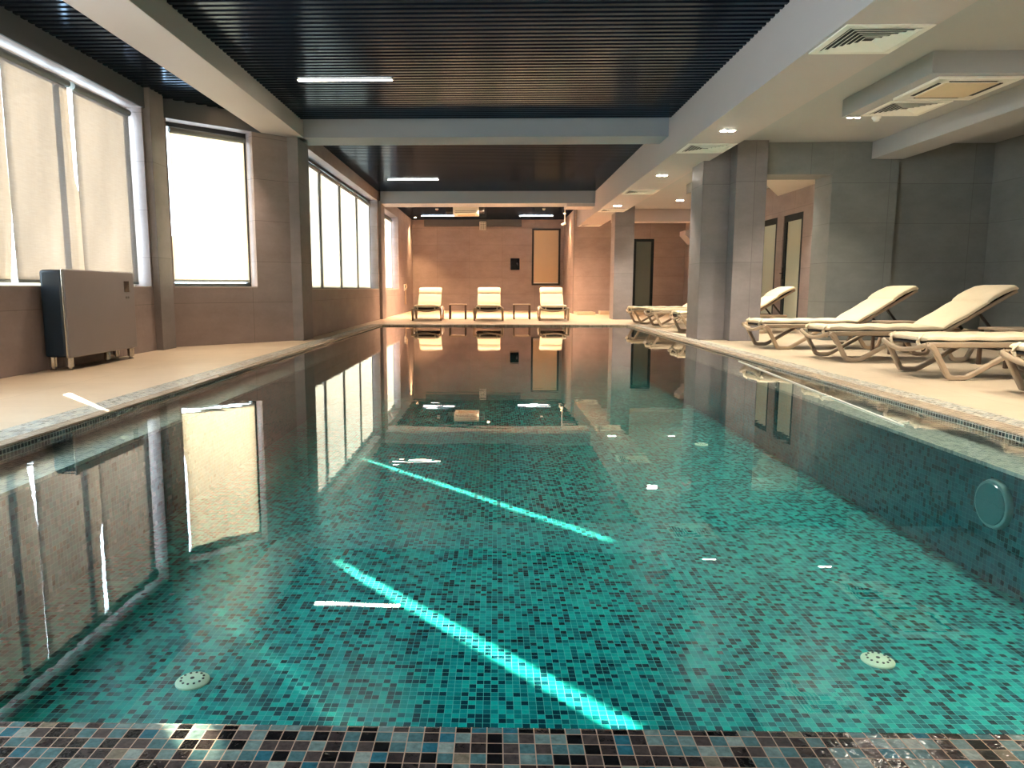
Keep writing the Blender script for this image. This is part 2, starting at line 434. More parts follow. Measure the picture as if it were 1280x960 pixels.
SZ, TZ = .82, 3.06
A0 = (-4.45, YN); LA = 9.86-YN
wall('wall_left', A0, PI/2, LA, [(.6-YN, 9.32-YN, SZ, TZ)], label='tiled side wall under the beige blinds')
B0 = Vector((-4.45, 9.86)); B1 = Vector((-3.10, 11.2)); LB = (B1-B0).length; AB = math.atan2(B1.y-B0.y, B1.x-B0.x)
wall('wall_bay', B0, AB, LB, [(.06, 1.28, SZ, TZ)], label='slanted wall of the bay with one window')
C0 = (-3.05, 11.26)
wall('wall_pool_side', C0, PI/2, YF-11.26, [(12.05-11.26, 18.95-11.26, .79, TZ), (19.75-11.26, 22.95-11.26, .79, 3.0)], label='tiled wall with the white blinds')
wall('wall_far', (-3.35, YF), 0, 5.85, [], z1=3.42, label='far wall behind the three loungers')
struct(MB().box(2.5, 2.8, YB+.3, YF+.3, 0, 3.42).build('wall_return', 'wall_y'), 'short return wall lit by a warm lamp')
wall('wall_back_right', (2.5, YB), 0, 5.4, [(4.38-2.5, 5.03-2.5, .0, 2.37)], label='far wall of the lounge side')
wall('wall_doors', (6.0, YB), -PI/2, YB-12.0, [(YB-16.75, YB-15.78, 0, 2.31), (YB-15.44, YB-14.47, 0, 2.30)], label='side wall with two frosted doors')
wall('wall_right', (7.6, 11.5), -PI/2, 11.5-YN, [], mat='wall_dark')
wall('wall_lounge_end', (6.12, 11.5), 0, 1.8, [], mat='wall_dark', label='dark tiled wall behind the near loungers')
wall('wall_behind', (7.9, YN), PI, 12.7, [])
struct(MB().box(5.13, 6.12, 11.4, 12.0, 0, ZR).build('wall_pier', 'wall_dark'), 'pier beside the doorway to the frosted doors')

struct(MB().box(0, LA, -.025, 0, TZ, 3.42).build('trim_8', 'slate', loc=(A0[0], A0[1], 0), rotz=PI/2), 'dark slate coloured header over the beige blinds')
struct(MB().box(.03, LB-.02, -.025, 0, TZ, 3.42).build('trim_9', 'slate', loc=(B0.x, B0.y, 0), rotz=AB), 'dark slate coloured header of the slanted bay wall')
# columns and pilasters
def column(x0, x1, y0, y1, z1, mat='column'):
    return struct(MB().box(x0, x1, y0, y1, 0, z1).build('column', mat, bevel=.006))
column(3.62, 4.08, 11.22, 11.9, ZR)
column(3.2, 3.62, 11.5, 12.15, ZR)
column(3.08, 3.58, 19.0, 19.6, ZR)
column(-3.22, -2.98, 11.16, 11.75, ZX)
column(-3.2, -2.98, 19.1, 19.7, ZX)
column(-4.55, -4.36, 9.36, 9.75, 3.40, 'column')
# corbel and beams
struct(MB().xz([(5.98, 2.55), (5.98, 2.15), (5.72, 2.42), (5.72, 2.55)], 22.2, 22.9).build('wall_corbel', 'paint'))
def beam(name, x0, x1, y0, y1, z0, z1, mat='paint', label=None):
    return struct(MB().box(x0, x1, y0, y1, z0, z1).build(name, mat, bevel=.004), label)
beam('ceiling_beam', 2.58, 3.29, YN, YB, ZB, 3.42, label='long deep beam over the right edge of the pool')
beam('ceiling_beam', -3.43, -2.90, YN, 11.5, ZX, 3.42, label='long beam beside the beige blinds')
beam('ceiling_beam', -3.0, 2.58, 11.2, 11.8, ZX, 3.42, 'paint_blue', label='nearer cross beam over the pool')
beam('ceiling_beam', -3.0, 2.58, 19.15, 20.0, 3.0, 3.42, 'paint_blue', label='farther cross beam over the pool')
beam('ceiling_beam', 1.85, 2.58, 19.2, 19.95, 2.92, 3.0)
beam('ceiling_beam', 5.70, 6.18, YN, 11.4, ZB, ZR, 'paint_cool', label='beam over the near loungers')
beam('ceiling_beam', 4.08, 5.13, 11.4, 11.95, 2.53, ZR, 'wall_dark', label='lintel over the opening beside the column')
beam('ceiling_beam', 3.3, 6.0, 20.6, 21.1, 2.66, ZR, label='lintel on the far lounge side')
beam('ceiling_beam', -2.6, .95, 26.72, 26.9, 3.06, 3.30, 'slate')
# ceilings
struct(MB().box(3.29, 7.9, YN, YB, ZR, 3.42).build('ceiling_right', 'paint_cool'), 'grey painted ceiling over the loungers')
struct(MB().prism([(-4.75, YN-.3), (7.9, YN-.3), (7.9, YF+.3), (-3.35, YF+.3), (-3.35, 11.40), (-4.75, 9.98)], 3.42, 3.62).build('ceiling_slab', 'void'))
def slat_ceiling(name, y0, y1, label):
    b = MB(); p = .109; n = int((y1-y0)/p)
    for i in range(n):
        y = y0+.03+i*p
        xl = -4.45
        if y > 9.8: xl = -4.45+(y-9.8)*1.0
        if y > 11.2: xl = -3.05
        b.box(xl, 2.58 if y < YB else 2.5, y, y+.056, ZC, ZC+.075)
    return struct(b.build(name, 'slat'), label)
slat_ceiling('ceiling_near', YN, 11.2, 'black metal slat ceiling nearest the camera')
slat_ceiling('ceiling_middle', 11.8, 19.15, 'black metal slat ceiling between the cross beams')
slat_ceiling('ceiling_far', 20.0, YF, 'black metal slat ceiling over the far loungers')
# bulkheads
beam('ceiling_bulkhead', 4.08, 5.05, 7.15, 8.92, 2.80, ZR, 'paint_cool', label='dropped box holding the air conditioner')
beam('ceiling_bulkhead', 4.08, 5.05, 14.2, 15.9, 2.80, ZR, 'paint_cool')
struct(MB().prism([(4.80, 13.5), (5.99, 13.5), (5.99, 15.8)], 2.75, ZR).build('ceiling_bulkhead', 'paint_light'), 'white three-cornered dropped ceiling')
struct(MB().box(3.31, 5.99, 22.9, YB, 0, .10).box(2.52, 3.08, 22.3, YB, 0, .09).build('trim_7', 'deck', bevel=.006), 'low tiled step against the wall')

# ------------------------------------------------------------------ windows and blinds
def window(name, p0, rotz, s0, s1, z0, z1, mat, mull=(), fw=.06, y=.19, label=None, mw=.022):
    w = sempty(name, (p0[0], p0[1], 0), rotz, label)
    b = MB()
    b.box(s0, s1, y, y+.07, z0, z0+fw).box(s0, s1, y, y+.07, z1-fw, z1)
    b.box(s0, s0+fw, y, y+.07, z0+fw, z1-fw).box(s1-fw, s1, y, y+.07, z0+fw, z1-fw)
    for m in mull: b.box(m-mw, m+mw, y, y+.07, z0+fw, z1-fw)
    b.build('window_frame', mat, w, bevel=.004)
    g = MB(); g.box(s0+fw, s1-fw, y+.03, y+.036, z0+fw, z1-fw)
    g.build('pane', 'glass', w)
    sill = MB(); sill.box(s0, s1, .0, y, z0-.0, z0+.012)
    sill.build('window_sill', 'paint_light', w)
    return w
window('window_1', A0, PI/2, .6-YN, 9.32-YN, SZ, TZ, 'frame_white', [x-YN for x in (1.9, 3.2, 4.4, 5.6, 6.66, 7.86)], .055, .21)
window('window_2', B0, AB, .06, 1.28, SZ, TZ, 'frame_dark', (), .06, .20)
window('window_3', C0, PI/2, 12.05-11.26, 18.95-11.26, .79, TZ, 'frame_dark', [13.62-11.26, 15.34-11.26, 17.2-11.26], .05, .214, None, .085)
window('window_4', C0, PI/2, 19.75-11.26, 22.95-11.26, .79, 3.0, 'frame_dark', (21.4-11.26,), .05, .23)


def lerp_edge(pts, z):
    for (z0, a), (z1, c) in zip(pts, pts[1:]):
        if z <= z1: return a+(c-a)*(z-z0)/(z1-z0)
    return pts[-1][1]
def blind(p0, rotz, le, re, zb, zt, mat, label, group, y=.10, head=.09, railmat='rail', bottom=.03):
    """le / re: left and right edge along the wall, a number or a list of (z, s)"""
    if not isinstance(le, list): le = [(zb, le), (zt, le)]
    if not isinstance(re, list): re = [(zb, re), (zt, re)]
    sb = lerp_edge(le, zb)
    r = Vector((math.cos(rotz), math.sin(rotz))); n = Vector((-r.y, r.x))
    base = Vector(p0[:2]) + r*sb + n*y
    t = thing('roller_blind', label, 'blind', (base.x, base.y, zb), rotz, group)
    H = zt-zb; W = lerp_edge(re, zb)-sb
    b = MB(); th = .003; nx, nz = 10, 28; gridA = []
    for k in range(nz+1):
        f = k/nz; xa = lerp_edge(le, zb+f*H)-sb; xb = lerp_edge(re, zb+f*H)-sb
        for i in range(nx+1):
            g = i/nx
            gridA.append((xa+(xb-xa)*g, .004*math.sin(g*5+f*3), f*H))
    fs = []
    for k in range(nz):
        for i in range(nx):
            a = k*(nx+1)+i
            fs.append((a, a+1, a+nx+2, a+nx+1))
    o = b.add(gridA, fs).build('fabric', mat, t, smooth=True)
    sd = o.modifiers.new('thickness', 'SOLIDIFY'); sd.thickness = .002
    b = MB(); b.box(0.0, W, -.010, .014, -.004, bottom); b.build('bottom_bar', railmat, t, bevel=.004)
    b = MB(); xa = lerp_edge(le, zt)-sb; xb = lerp_edge(re, zt)-sb
    b.cyl((xa, .0, H-head*.35), head*.45, head*.45, xb-xa, 'X', 16); b.build('headrail', 'rail', t, smooth=True)
    return t
ya = -YN
GA = 'beige roller blinds of the long side window'
blind(A0, PI/2, 5.68+ya, [(.86, 6.78+ya), (1.5, 6.87+ya), (3., 6.875+ya)], .86, 3.0, 'blind_a', 'beige roller blind hanging nearest the camera, at the picture edge', GA, y=.13)
blind(A0, PI/2, 6.88+ya, [(.86, 8.025+ya), (1.85, 8.025+ya), (2.0, 7.965+ya), (3., 7.945+ya)], .86, 3.0, 'blind_a', 'beige roller blind rising behind the grey heater', GA, y=.13)
blind(A0, PI/2, 8.03+ya, 9.235+ya, .86, 3.0, 'blind_a', 'beige roller blind beside the bright gap at the bay corner', GA, y=.13)
blind(A0, PI/2, 4.62+ya, 5.66+ya, .86, 3.0, 'blind_a', 'unseen beige roller blind added left of the frame to hold back the sun', GA, y=.13)  # added out of view to keep the sun patch off the visible rim
blind(B0, AB, [(.9, .112), (1.5, .114), (1.65, .145), (2.98, .15)], 1.225, .90, 2.98, 'blind_b', 'ivory roller blind of the dark framed window in the slanted bay wall', None, y=.15)
GC = 'white blinds along the pool wall'
ys = [12.10, 13.60, 15.32, 17.18, 18.92]
lab = ['white blind panel nearest the pilaster', 'second white blind panel from the pilaster', 'third white blind panel from the pilaster', 'white blind panel fourth from the pilaster, at the far reveal']
for i in range(4):
    blind(C0, PI/2, ys[i]+.035-11.26, ys[i+1]-.035-11.26, .80, 2.98, 'blind_c', lab[i], GC, y=.205, bottom=.015)
blind(C0, PI/2, 19.8-11.26, 22.86-11.26, .80, 2.93, 'blind_c', 'white blind of the small window nearest the far wall', None, y=.205, bottom=.015)

# far window with peach blind
w = sempty('window_5', (1.34, YF, 0), 0, 'black framed window with a drawn peach blind on the far wall')
b = MB(); W_, z0, z1 = 1.04, .93, 2.98
b.box(0, W_, -.05, .0, z0, z0+.06).box(0, W_, -.05, 0, z1-.06, z1).box(0, .06, -.05, 0, z0+.06, z1-.06).box(W_-.06, W_, -.05, 0, z0+.06, z1-.06)
b.build('window_frame', 'frame_dark', w, bevel=.004)
MB().box(.06, W_-.06, -.012, -.006, z0+.06, z1-.06).build('pane', 'glass', w)
t = thing('roller_blind', 'peach roller blind drawn in the black framed far window', 'blind', (1.34, YF, z0))
MB().box(.075, W_-.075, -.024, -.020, .10, z1-z0-.06).build('fabric', 'blind_far', t)
MB().box(.075, W_-.075, -.030, -.015, .072, .10).build('bottom_bar', 'white', t, bevel=.003)

# ------------------------------------------------------------------ doors
def door(name, p0, rotz, w, h, glass, label, fw=.13, z0=0., handle=True, bottom=.2):
    d = sempty(name, (p0[0], p0[1], 0), rotz, label)
    b = MB(); b.box(0, w, .02, .09, z0, z0+bottom).box(0, w, .02, .09, h-fw, h).box(0, fw, .02, .09, z0+bottom, h-fw).box(w-fw, w, .02, .09, z0+bottom, h-fw)
    b.build('door_frame', 'frame_teal', d, bevel=.004)
    MB().box(fw, w-fw, .045, .06, z0+bottom, h-fw).build('pane', glass, d)
    if handle:
        b = MB(); b.box(.045, .08, -.004, .02, 1.0, 1.24).tube([(.062, .02, 1.12), (.062, -.045, 1.12), (.075, -.052, 1.12), (.19, -.052, 1.12)], .010)
        b.build('door_handle', 'slot', d)
    return d
door('door_1', (6.0, 16.75), -PI/2, .97, 2.31, 'frost', 'farther frosted door on the side wall')
door('door_2', (6.0, 15.44), -PI/2, .97, 2.30, 'frost', 'nearer frosted door on the side wall')
door('door_3', (4.38, YB), 0, .65, 2.37, 'doorglass', 'dark framed glass door on the far lounge wall', .09, 0., False, .27)

# ------------------------------------------------------------------ air vents and cassettes
def make_vent(label, group, loc, s=.66):
    t = thing('ceiling_vent', label, 'vent', loc, 0, group)
    h = s/2; fr = MB(); k = .055
    for a in range(4):
        q = MB().prism([(-h, -h), (h, -h), (h-k, -h+k), (-h+k, -h+k)], -.012, .0).xf(Matrix.Rotation(a*PI/2, 4, 'Z'))
        fr.add(q.v, q.f)
    fr.build('frame', 'white', t, bevel=.002)
    lv = MB(); n = 6
    for i in range(n):
        o = h-k-.012-i*.040; o2 = o-.028
        if o2 < .02: break
        for a in range(4):
            # sloping louvre blade
            vs = [(-o, -o, -.010), (o, -o, -.010), (o2, -o2, .006), (-o2, -o2, .006), (-o, -o, -.014), (o, -o, -.014), (o2, -o2, .002), (-o2, -o2, .002)]
            q = MB().add(vs, [(0,1,2,3), (4,7,6,5), (0,4,5,1), (2,6,7,3), (1,5,6,2), (0,3,7,4)]).xf(Matrix.Rotation(a*PI/2, 4, 'Z'))
            lv.add(q.v, q.f)
    lv.build('louvre', 'white', t)
    MB().box(-h+k, h-k, -h+k, h-k, -.001, .012).build('backing', 'slot', t)
    return t
GV = 'square vents along the deep beam'
v0 = make_vent('square white vent under the deep beam, nearest and largest of them', GV, (2.935, 6.04, ZB-.001))
for y, l in ((10.47, 'square white vent under the beam just before the tall column'), (15.05, 'third square vent under the deep beam, past the tall column'), (18.5, 'fourth square vent under the deep beam, above the slim far column'), (22.9, 'farthest square vent under the deep beam, at the end wall')):
    dup(v0, (2.935, y, ZB-.001), None, l)
vb = dup(v0, (4.565, 8.47, 2.799), None, 'square white vent beside the air conditioner on the dropped box'); vb['group'] = 'vents of the dropped boxes'
vb = dup(v0, (4.565, 14.75, 2.799), None, 'square white vent under the far dropped box, half hidden by the column'); vb['group'] = 'vents of the dropped boxes'

def make_cassette(label, loc, rotz=0, s=.80, drop=.028):
    t = thing('ceiling_air_conditioner', label, 'air conditioner', loc, rotz)
    h = s/2; k = .05
    b = MB(); b.box(-h, h, -h, -h+k, -drop, 0).box(-h, h, h-k, h, -drop, 0).box(-h, -h+k, -h+k, h-k, -drop, 0).box(h-k, h, -h+k, h-k, -drop, 0)
    b.build('frame', 'white', t, bevel=.006)
    g = .145
    MB().box(-h+g, h-g, -h+g, h-g, -drop-.008, -.003).build('intake_grille', 'cream_grille', t, bevel=.008)
    for a in range(4):
        q = MB().box(-h+g+.03, h-g-.03, -h+k+.028, -h+g-.018, -drop+.004, -.006).xf(Matrix.Rotation(a*PI/2, 4, 'Z')); q.build('air_slot', 'slot', t)
        q = MB().box(-h+k, h-k, -h+k, -h+k+.028, -drop+.002, 0).box(-h+g, h-g, -h+g-.018, -h+g, -drop+.002, 0).xf(Matrix.Rotation(a*PI/2, 4, 'Z')); q.build('slot_lip', 'white', t)
        q = MB().box(-h+k, -h+g, -h+k+.028, -h+g, -drop+.002, 0).xf(Matrix.Rotation(a*PI/2, 4, 'Z')); q.build('corner_plate', 'white', t)
    return t
make_cassette('white ceiling air conditioner set in the near dropped box', (4.6, 7.64, 2.80))
make_cassette('ceiling air conditioner above the dark glass door on the far lounge side', (4.75, 22.1, 2.98), 0, .8)
# boxed unit hanging under the far slats
t = thing('ceiling_air_conditioner', 'boxy white air conditioner hanging under the slats over the far loungers', 'air conditioner', (-.90, 22.3, 0))
MB().box(-.62, .55, .05, .78, 3.12, 3.295).build('housing', 'slot', t, bevel=.01)
MB().box(-.39, .39, -.02, .80, 3.05, 3.118).box(-.39, .39, -.035, .05, 3.05, 3.27).build('front_panel', 'white', t, bevel=.02)
MB().box(-.27, .27, .1, .6, 3.040, 3.052).build('intake_grille', 'cream_grille', t, bevel=.003)
for s in (0, 1): MB().box(-.32, .32, -.04, -.034, 3.09+s*.05, 3.10+s*.05).build('air_slot', 'grey_mark', t)

# detectors
def detector(label, loc, mat, cat='smoke detector'):
    t = thing('smoke_detector', label, cat, loc)
    MB().lathe([(.052, 0), (.052, -.018), (.040, -.030)]).build('base', 'white', t, smooth=True)
    MB().lathe([(.036, -.026), (.034, -.048), (.018, -.056)]).build('sensor_cap', mat, t, smooth=True)
    return t
detector('small white smoke detector under the near dropped box, past its vent', (4.46, 8.87, 2.80), 'white')
detector('smoke detector with a reddish cap over the left far lounger', (-1.85, 23.2, ZC), plain('red_cap', (.45,.10,.10), .4))
detector('white smoke detector over the right far lounger', (1.52, 23.2, ZC), 'white')

# grille box on far wall, black panel, wall bracket, hanging camera
t = thing('wall_grille', 'small square white grille high on the far wall under the slats', 'vent', (-.46, 26.72, 3.02))
MB().box(-.12, .12, -.04, 0, -.10, .20).build('housing', 'white', t, bevel=.008)
b = MB()
for i in range(5):
    for j in range(4): b.box(-.092+j*.05, -.058+j*.05, -.043, -.039, -.075+i*.054, -.040+i*.054)
b.build('grille', 'grey_mark', t)
t = thing('wall_panel', 'square black panel hung on the far wall beside the black framed window', 'panel', (.72, YF, 1.70))
MB().box(-.165, .165, -.05, 0, -.21, .21).build('casing', 'screen', t, bevel=.012)
MB().box(-.15, .15, -.054, -.05, -.195, .195).build('screen', 'screen', t, bevel=.002)
b = MB().cyl((.085, -.058, .02), .035, .030, .005, 'Y', 16).box(.095, .115, -.058, -.053, -.06, .01)
b.build('knob', 'grey_mark', t)
t = thing('wall_fitting', 'small pale fitting with a hanging strap by the small far window', 'fitting', (-3.05, 24.2, .83))
MB().box(.0, .03, -.06, .06, -.10, .12).build('bracket', 'white', t, bevel=.01)
MB().tube([(.02, .03, .10), (.07, .03, .12), (.09, .02, .04), (.05, .0, -.06)], .018).build('hook', 'cushion', t, smooth=True)
MB().tube([(.05, 0, -.06), (.045, .03, -.25), (.04, .05, -.48), (.04, .06, -.55)], .022, 8).build('strap', 'resin', t, smooth=True)
t = thing('hanging_camera', 'little white camera on a thin drop rod beside the far window', 'camera', (2.03, 21.6, ZC))
MB().lathe([(.045, 0), (.045, -.02), (.02, -.03)]).build('base', 'white', t, smooth=True)
MB().tube([(0, 0, -.02), (0, 0, -.58)], .014).build('rod', 'white', t, smooth=True)
q = MB().cyl((-.08, 0, 0), .03, .04, .13, 'X', 14).xf(Matrix.Translation((-.02, 0, -.61)) @ Matrix.Rotation(-.35, 4, 'Y')); q.build('camera_head', 'white', t, smooth=True)

# ------------------------------------------------------------------ luminaires
def linear(label, x0, x1, y, mat):
    t = thing('ceiling_light', label, 'ceiling light', ((x0+x1)/2, y, ZC), 0, 'slim linear lights in the slat ceiling')
    h = (x1-x0)/2
    MB().box(-h-.02, h+.02, -.035, .035, -.008, .03).build('housing', 'slot', t)
    MB().box(-h, h, -.026, .026, -.016, -.008).build('diffuser', mat, t)
linear('lit linear lamp in the slats nearest the camera', -2.38, -1.25, 9.03, 'lin')
linear('lit linear lamp in the slats between the two cross beams', -2.48, -1.32, 17.0, 'lin')
linear('lit linear lamp over the leftmost far lounger', -2.55, -1.44, 25.3, 'lin_cool')
linear('lit linear lamp near the far window corner', .82, 1.97, 25.35, 'lin_cool')

def spot_lamp(loc, power, col, angle, blend=.5, tilt=(0, 0)):
    l = bpy.data.lights.new('spot_lamp', 'SPOT'); l.energy = power; l.color = col; l.spot_size = angle; l.spot_blend = blend; l.shadow_soft_size = .05
    o = bpy.data.objects.new('spot_lamp', l); COL.objects.link(o); o.location = loc; o.rotation_euler = (tilt[0], tilt[1], 0); return o
def twin(label, loc, power, tilt=(0, 0), group='twin spotlights', col=(1., .88, .70), ang=2.0):
    t = thing('twin_spotlight', label, 'spotlight', loc, 0, group)
    MB().box(-.10, .10, -.055, .055, -.006, .0).build('frame', 'white', t, bevel=.002)
    for s in (-1, 1):
        MB().lathe([(.040, -.004), (.040, -.010), (.034, -.012)], (s*.047, 0, 0)).build('lens', 'spot', t)
    o = spot_lamp((0, 0, -.03), power, col, ang, .6, tilt); o.parent = t
    return t
SP = 88
for y, l in ((.5, 'twin spotlight under the deep beam behind the camera'), (4.9, 'twin spotlight under the deep beam above the frame'), (9.34, 'twin spotlight under the deep beam just before the tall column'), (12.9, 'twin spotlight under the deep beam just past the tall column'), (17.5, 'farthest twin spotlight under the deep beam')):
    twin(l, (2.88, y, ZB), SP if y > 1 else SP*1.7, ang=2.0 if y > 1 else 1.5)
for y, l in ((5.4, 'twin spotlight of the lounge ceiling over the near loungers'), (9.75, 'twin spotlight of the lounge ceiling at the end of the dropped box'), (18.6, 'twin spotlight of the far lounge ceiling')):
    twin(l, (4.62, y, ZR), SP*.6)
twin('twin spotlight hidden behind the lintel near the frosted doors', (4.9, 12.9, ZR), SP)
def downlight(label, loc, power, col=(1., .58, .27), ang=1.5):
    t = thing('downlight', label, 'downlight', loc, 0, 'small warm downlights')
    MB().lathe([(.055, 0), (.055, -.01), (.042, -.012)]).build('ring', 'white', t)
    MB().lathe([(.040, -.008), (.040, -.014)]).build('lens', 'spot_warm', t)
    o = spot_lamp((0, 0, -.03), power, col, ang, 1.); o.parent = t
downlight('warm downlight close to the side wall by the far corner', (-2.83, 25.9, ZC), 170)
downlight('warm downlight close to the return wall by the far window', (2.3, 24.6, ZC), 200)
downlight('warm downlight over the middle of the far loungers', (-.2, 22.2, ZC), 420, (1., .62, .38), 2.5)
downlight('warm downlight over the right far lounger', (1.3, 21.0, ZC), 330, (1., .62, .38), 2.5)
downlight('warm downlight over the left far lounger', (-1.8, 21.0, ZC), 330, (1., .62, .38), 2.5)

for y, l in ((5.2, 'added warm fill light in the bay beside the nearer beige blinds'), (7.9, 'added warm fill light in the bay above the grey heater'), (10.2, 'added warm fill light in the bay before the slanted wall')):
    downlight(l, (-3.55, y, ZC), 60, (1., .78, .58), 1.35)  # added fill for the left deck, tucked behind the long beam out of view
# ------------------------------------------------------------------ heater
t = thing('pool_heater', 'grey and navy cabinet heater standing on steel feet under the beige blinds', 'heater', (-4.29, 7.6, 0))
x0, x1, y0, y1, z0, z1 = -.125, .10, -.66, .68, .13, .985
MB().box(x0, x1, y0, y1, z0, z1).build('casing', 'navy', t, bevel=.03, seg=3)
MB().box(x1+.004, x1+.030, y0-.004, y1+.004, z0-.004, z1+.002).build('front_panel', 'heater_grey', t, bevel=.018, seg=3)
MB().box(x1-.008, x1+.010, y0-.008, y1+.008, z0-.008, z1+.006).build('edge_trim', 'silver', t, bevel=.015)
pan = [c for c in t.children if c.name.startswith('front_panel')][0]
MB().box(x1+.030, x1+.033, y1-.225, y1-.115, .765, .885).build('display', 'screen', pan, bevel=.004)
MB().box(x1+.030, x1+.032, y1-.205, y1-.165, .690, .715).box(x1+.030, x1+.032, y1-.155, y1-.125, .690, .715).build('badge', 'grey_mark', pan, bevel=.001)
for fx in (-.085, .085):
    for fy in (-.60, .60):
        MB().lathe([(.030, .0), (.030, .010), (.018, .016), (.018, .030), (.036, .034), (.036, .135)], (fx, fy, 0), 18).build('foot', 'chrome', t, smooth=True)
MB().tube([(.0, .25, .135), (.0, .25, .05), (.0, .38, .04)], .025).build('drain_pipe', 'silver', t, smooth=True)

# ------------------------------------------------------------------ loungers
def cushion_mesh(path, w, th, endtaper=.35):
    rings = []
    P = [Vector(p) for p in path]; n = 6
    for i, p in enumerate(P):
        d = (P[min(i+1, len(P)-1)]-P[max(i-1, 0)]).normalized(); nn = Vector((-d.y, d.x))
        k = 1.
        if i in (0, len(P)-1): k = endtaper
        elif i in (1, len(P)-2): k = .92
        hw = w/2*(.985 if k < 1 else 1); ht = th/2*k
        ring = []
        for j in range(20):
            a = 2*PI*j/20; ca, sa = math.cos(a), math.sin(a)
            e = .28
            yv = hw*math.copysign(abs(ca)**e, ca); q = ht*math.copysign(abs(sa)**.6, sa)
            ring.append((p.x+nn.x*q, yv, p.y+nn.y*q))
        rings.append(ring)
    return MB().loft(rings)
ANG = math.radians(31); HX, HZ = 1.30, .355
def bk(d, off=0.):
    return (HX+d*math.cos(ANG)-off*math.sin(ANG), HZ+d*math.sin(ANG)+off*math.cos(ANG))
def make_lounger(label, loc, rotz, group, cush='cushion'):
    t = thing('sun_lounger', label, 'sun lounger', loc, rotz, group)
    RW = .325
    for s in (-1, 1):
        y = s*RW
        MB().box(.0, 1.92, y-.022, y+.022, .285, .335).build('side_rail', 'resin', t, bevel=.010)
        ly = s*(RW+.034); 
        MB().strip([(.0, .315), (.055, .270), (.185, .035), (.225, .024), (.33, .024), (.375, .040), (.80, .285), (.86, .310)], ly-.021, ly+.021, .046).build('leg', 'resin', t, bevel=.010)
        MB().strip([(1.14, .30), (1.20, .275), (1.36, .035), (1.40, .024), (1.48, .024), (1.52, .036), (1.63, .27), (1.68, .30)], ly-.021, ly+.021, .046).build('leg', 'resin', t, bevel=.010)
        # straps at the foot end
        MB().tube([(.035, s*.215, .395), (-.002, s*.215, .37), (-.012, s*.215, .33), (.005, s*.215, .285), (.04, s*.215, .270)], .013, 8, 1.4).build('strap', 'cushion', t, smooth=True)
        # backrest strut and frame rail
        q0 = bk(.42, -.05)
        MB().strip([(q0[0], q0[1]), (1.86, .325)], y*.80-.012, y*.80+.012, .026).build('strut', 'resin_dark', t)
    # foot bar bowed downwards
    pts = [(.0, -RW-.02, .315)] + [(-.012-.015*math.sin(PI*k/8), -RW+2*RW*k/8, .305-.055*math.sin(PI*k/8)) for k in range(9)] + [(.0, RW+.02, .315)]
    MB().tube(pts, .022, 10).build('foot_bar', 'resin', t, smooth=True)
    MB().box(1.88, 1.93, -RW, RW, .29, .33).build('head_bar', 'resin', t, bevel=.008)
    MB().box(.62, .68, -RW, RW, .262, .30).box(1.24, 1.30, -RW, RW, .262, .30).build('cross_bar', 'resin_dark', t, bevel=.006)
    MB().box(.02, 1.30, -RW+.022, RW-.022, .312, .326).build('sling', 'sling', t)
    b = MB()
    a0, a1 = bk(-.02, -.03), bk(.84, -.03)
    b.strip([a0, a1], -RW+.03, RW-.03, .020)
    b.build('back_frame', 'sling', t)
    b = MB()
    for s in (-1, 1): b.strip([bk(-.03, -.032), bk(.87, -.032)], s*(RW-.045)-.018, s*(RW-.045)+.018, .034)
    b.strip([bk(.835, -.032), bk(.875, -.032)], -RW+.03, RW-.03, .040)
    b.build('back_rail', 'resin', t, bevel=.006)
    # cushion: seat with soft waves, back with folded pillow
    seat = [(.015, .362)] + [(.03+1.22*k/12, .364+.006*math.sin(k*1.9)) for k in range(13)] + [(HX-.01, .366)]
    MB2 = cushion_mesh(seat, .62, .062); MB2.build('seat_cushion', cush, t, smooth=True)
    back = [bk(-.02, .015), bk(.02, .016)] + [bk(.02+.50*k/6, .018+.004*math.sin(k*1.5)) for k in range(1, 7)] + [bk(.55, .012)]
    cushion_mesh(back, .62, .062, .6).build('back_cushion', cush, t, smooth=True)
    pil = [bk(.52, .015), bk(.55, .03), bk(.62, .040), bk(.72, .038), bk(.82, .026), bk(.87, .008), bk(.885, -.012)]
    cushion_mesh(pil, .625, .075, .45).build('head_pillow', cush, t, smooth=True)
    return t
GN = 'loungers beside the pool on the lounge side'; GF = 'loungers in front of the far wall'
L = make_lounger('cream sun lounger standing just right of the tall column, in front of the doorway', (3.53, 9.95, 0), .05, GN)
dup(L, (3.68, 8.37, 0), .02, 'sun lounger second from the tall column, its whole raised back showing against the dark wall')
dup(L, (3.78, 6.72, 0), .02, 'sun lounger third from the tall column, its thick taupe leg closest to the pool')
dup(L, (3.93, 5.30, 0), .0, 'sun lounger cut off by the right picture edge, only its foot end showing')
dup(L, (3.32, 13.42, 0), .02, 'sun lounger passing behind the tall column, its raised back before the frosted doors')
dup(L, (3.24, 15.35, 0), .02, 'sun lounger second in the far row between the two columns')
dup(L, (3.12, 16.85, 0), .02, 'sun lounger at the far end of the row, below the dark glass door')
dup(L, (-1.72, 17.98, 0), PI/2+.03, 'leftmost of the three cream loungers facing the pool at the far end', GF)
dup(L, (-.17, 18.0, 0), PI/2, 'middle one of the three cream loungers facing the pool at the far end', GF)
dup(L, (1.47, 18.02, 0), PI/2-.03, 'rightmost of the three cream loungers at the far end, under the black framed window', GF)

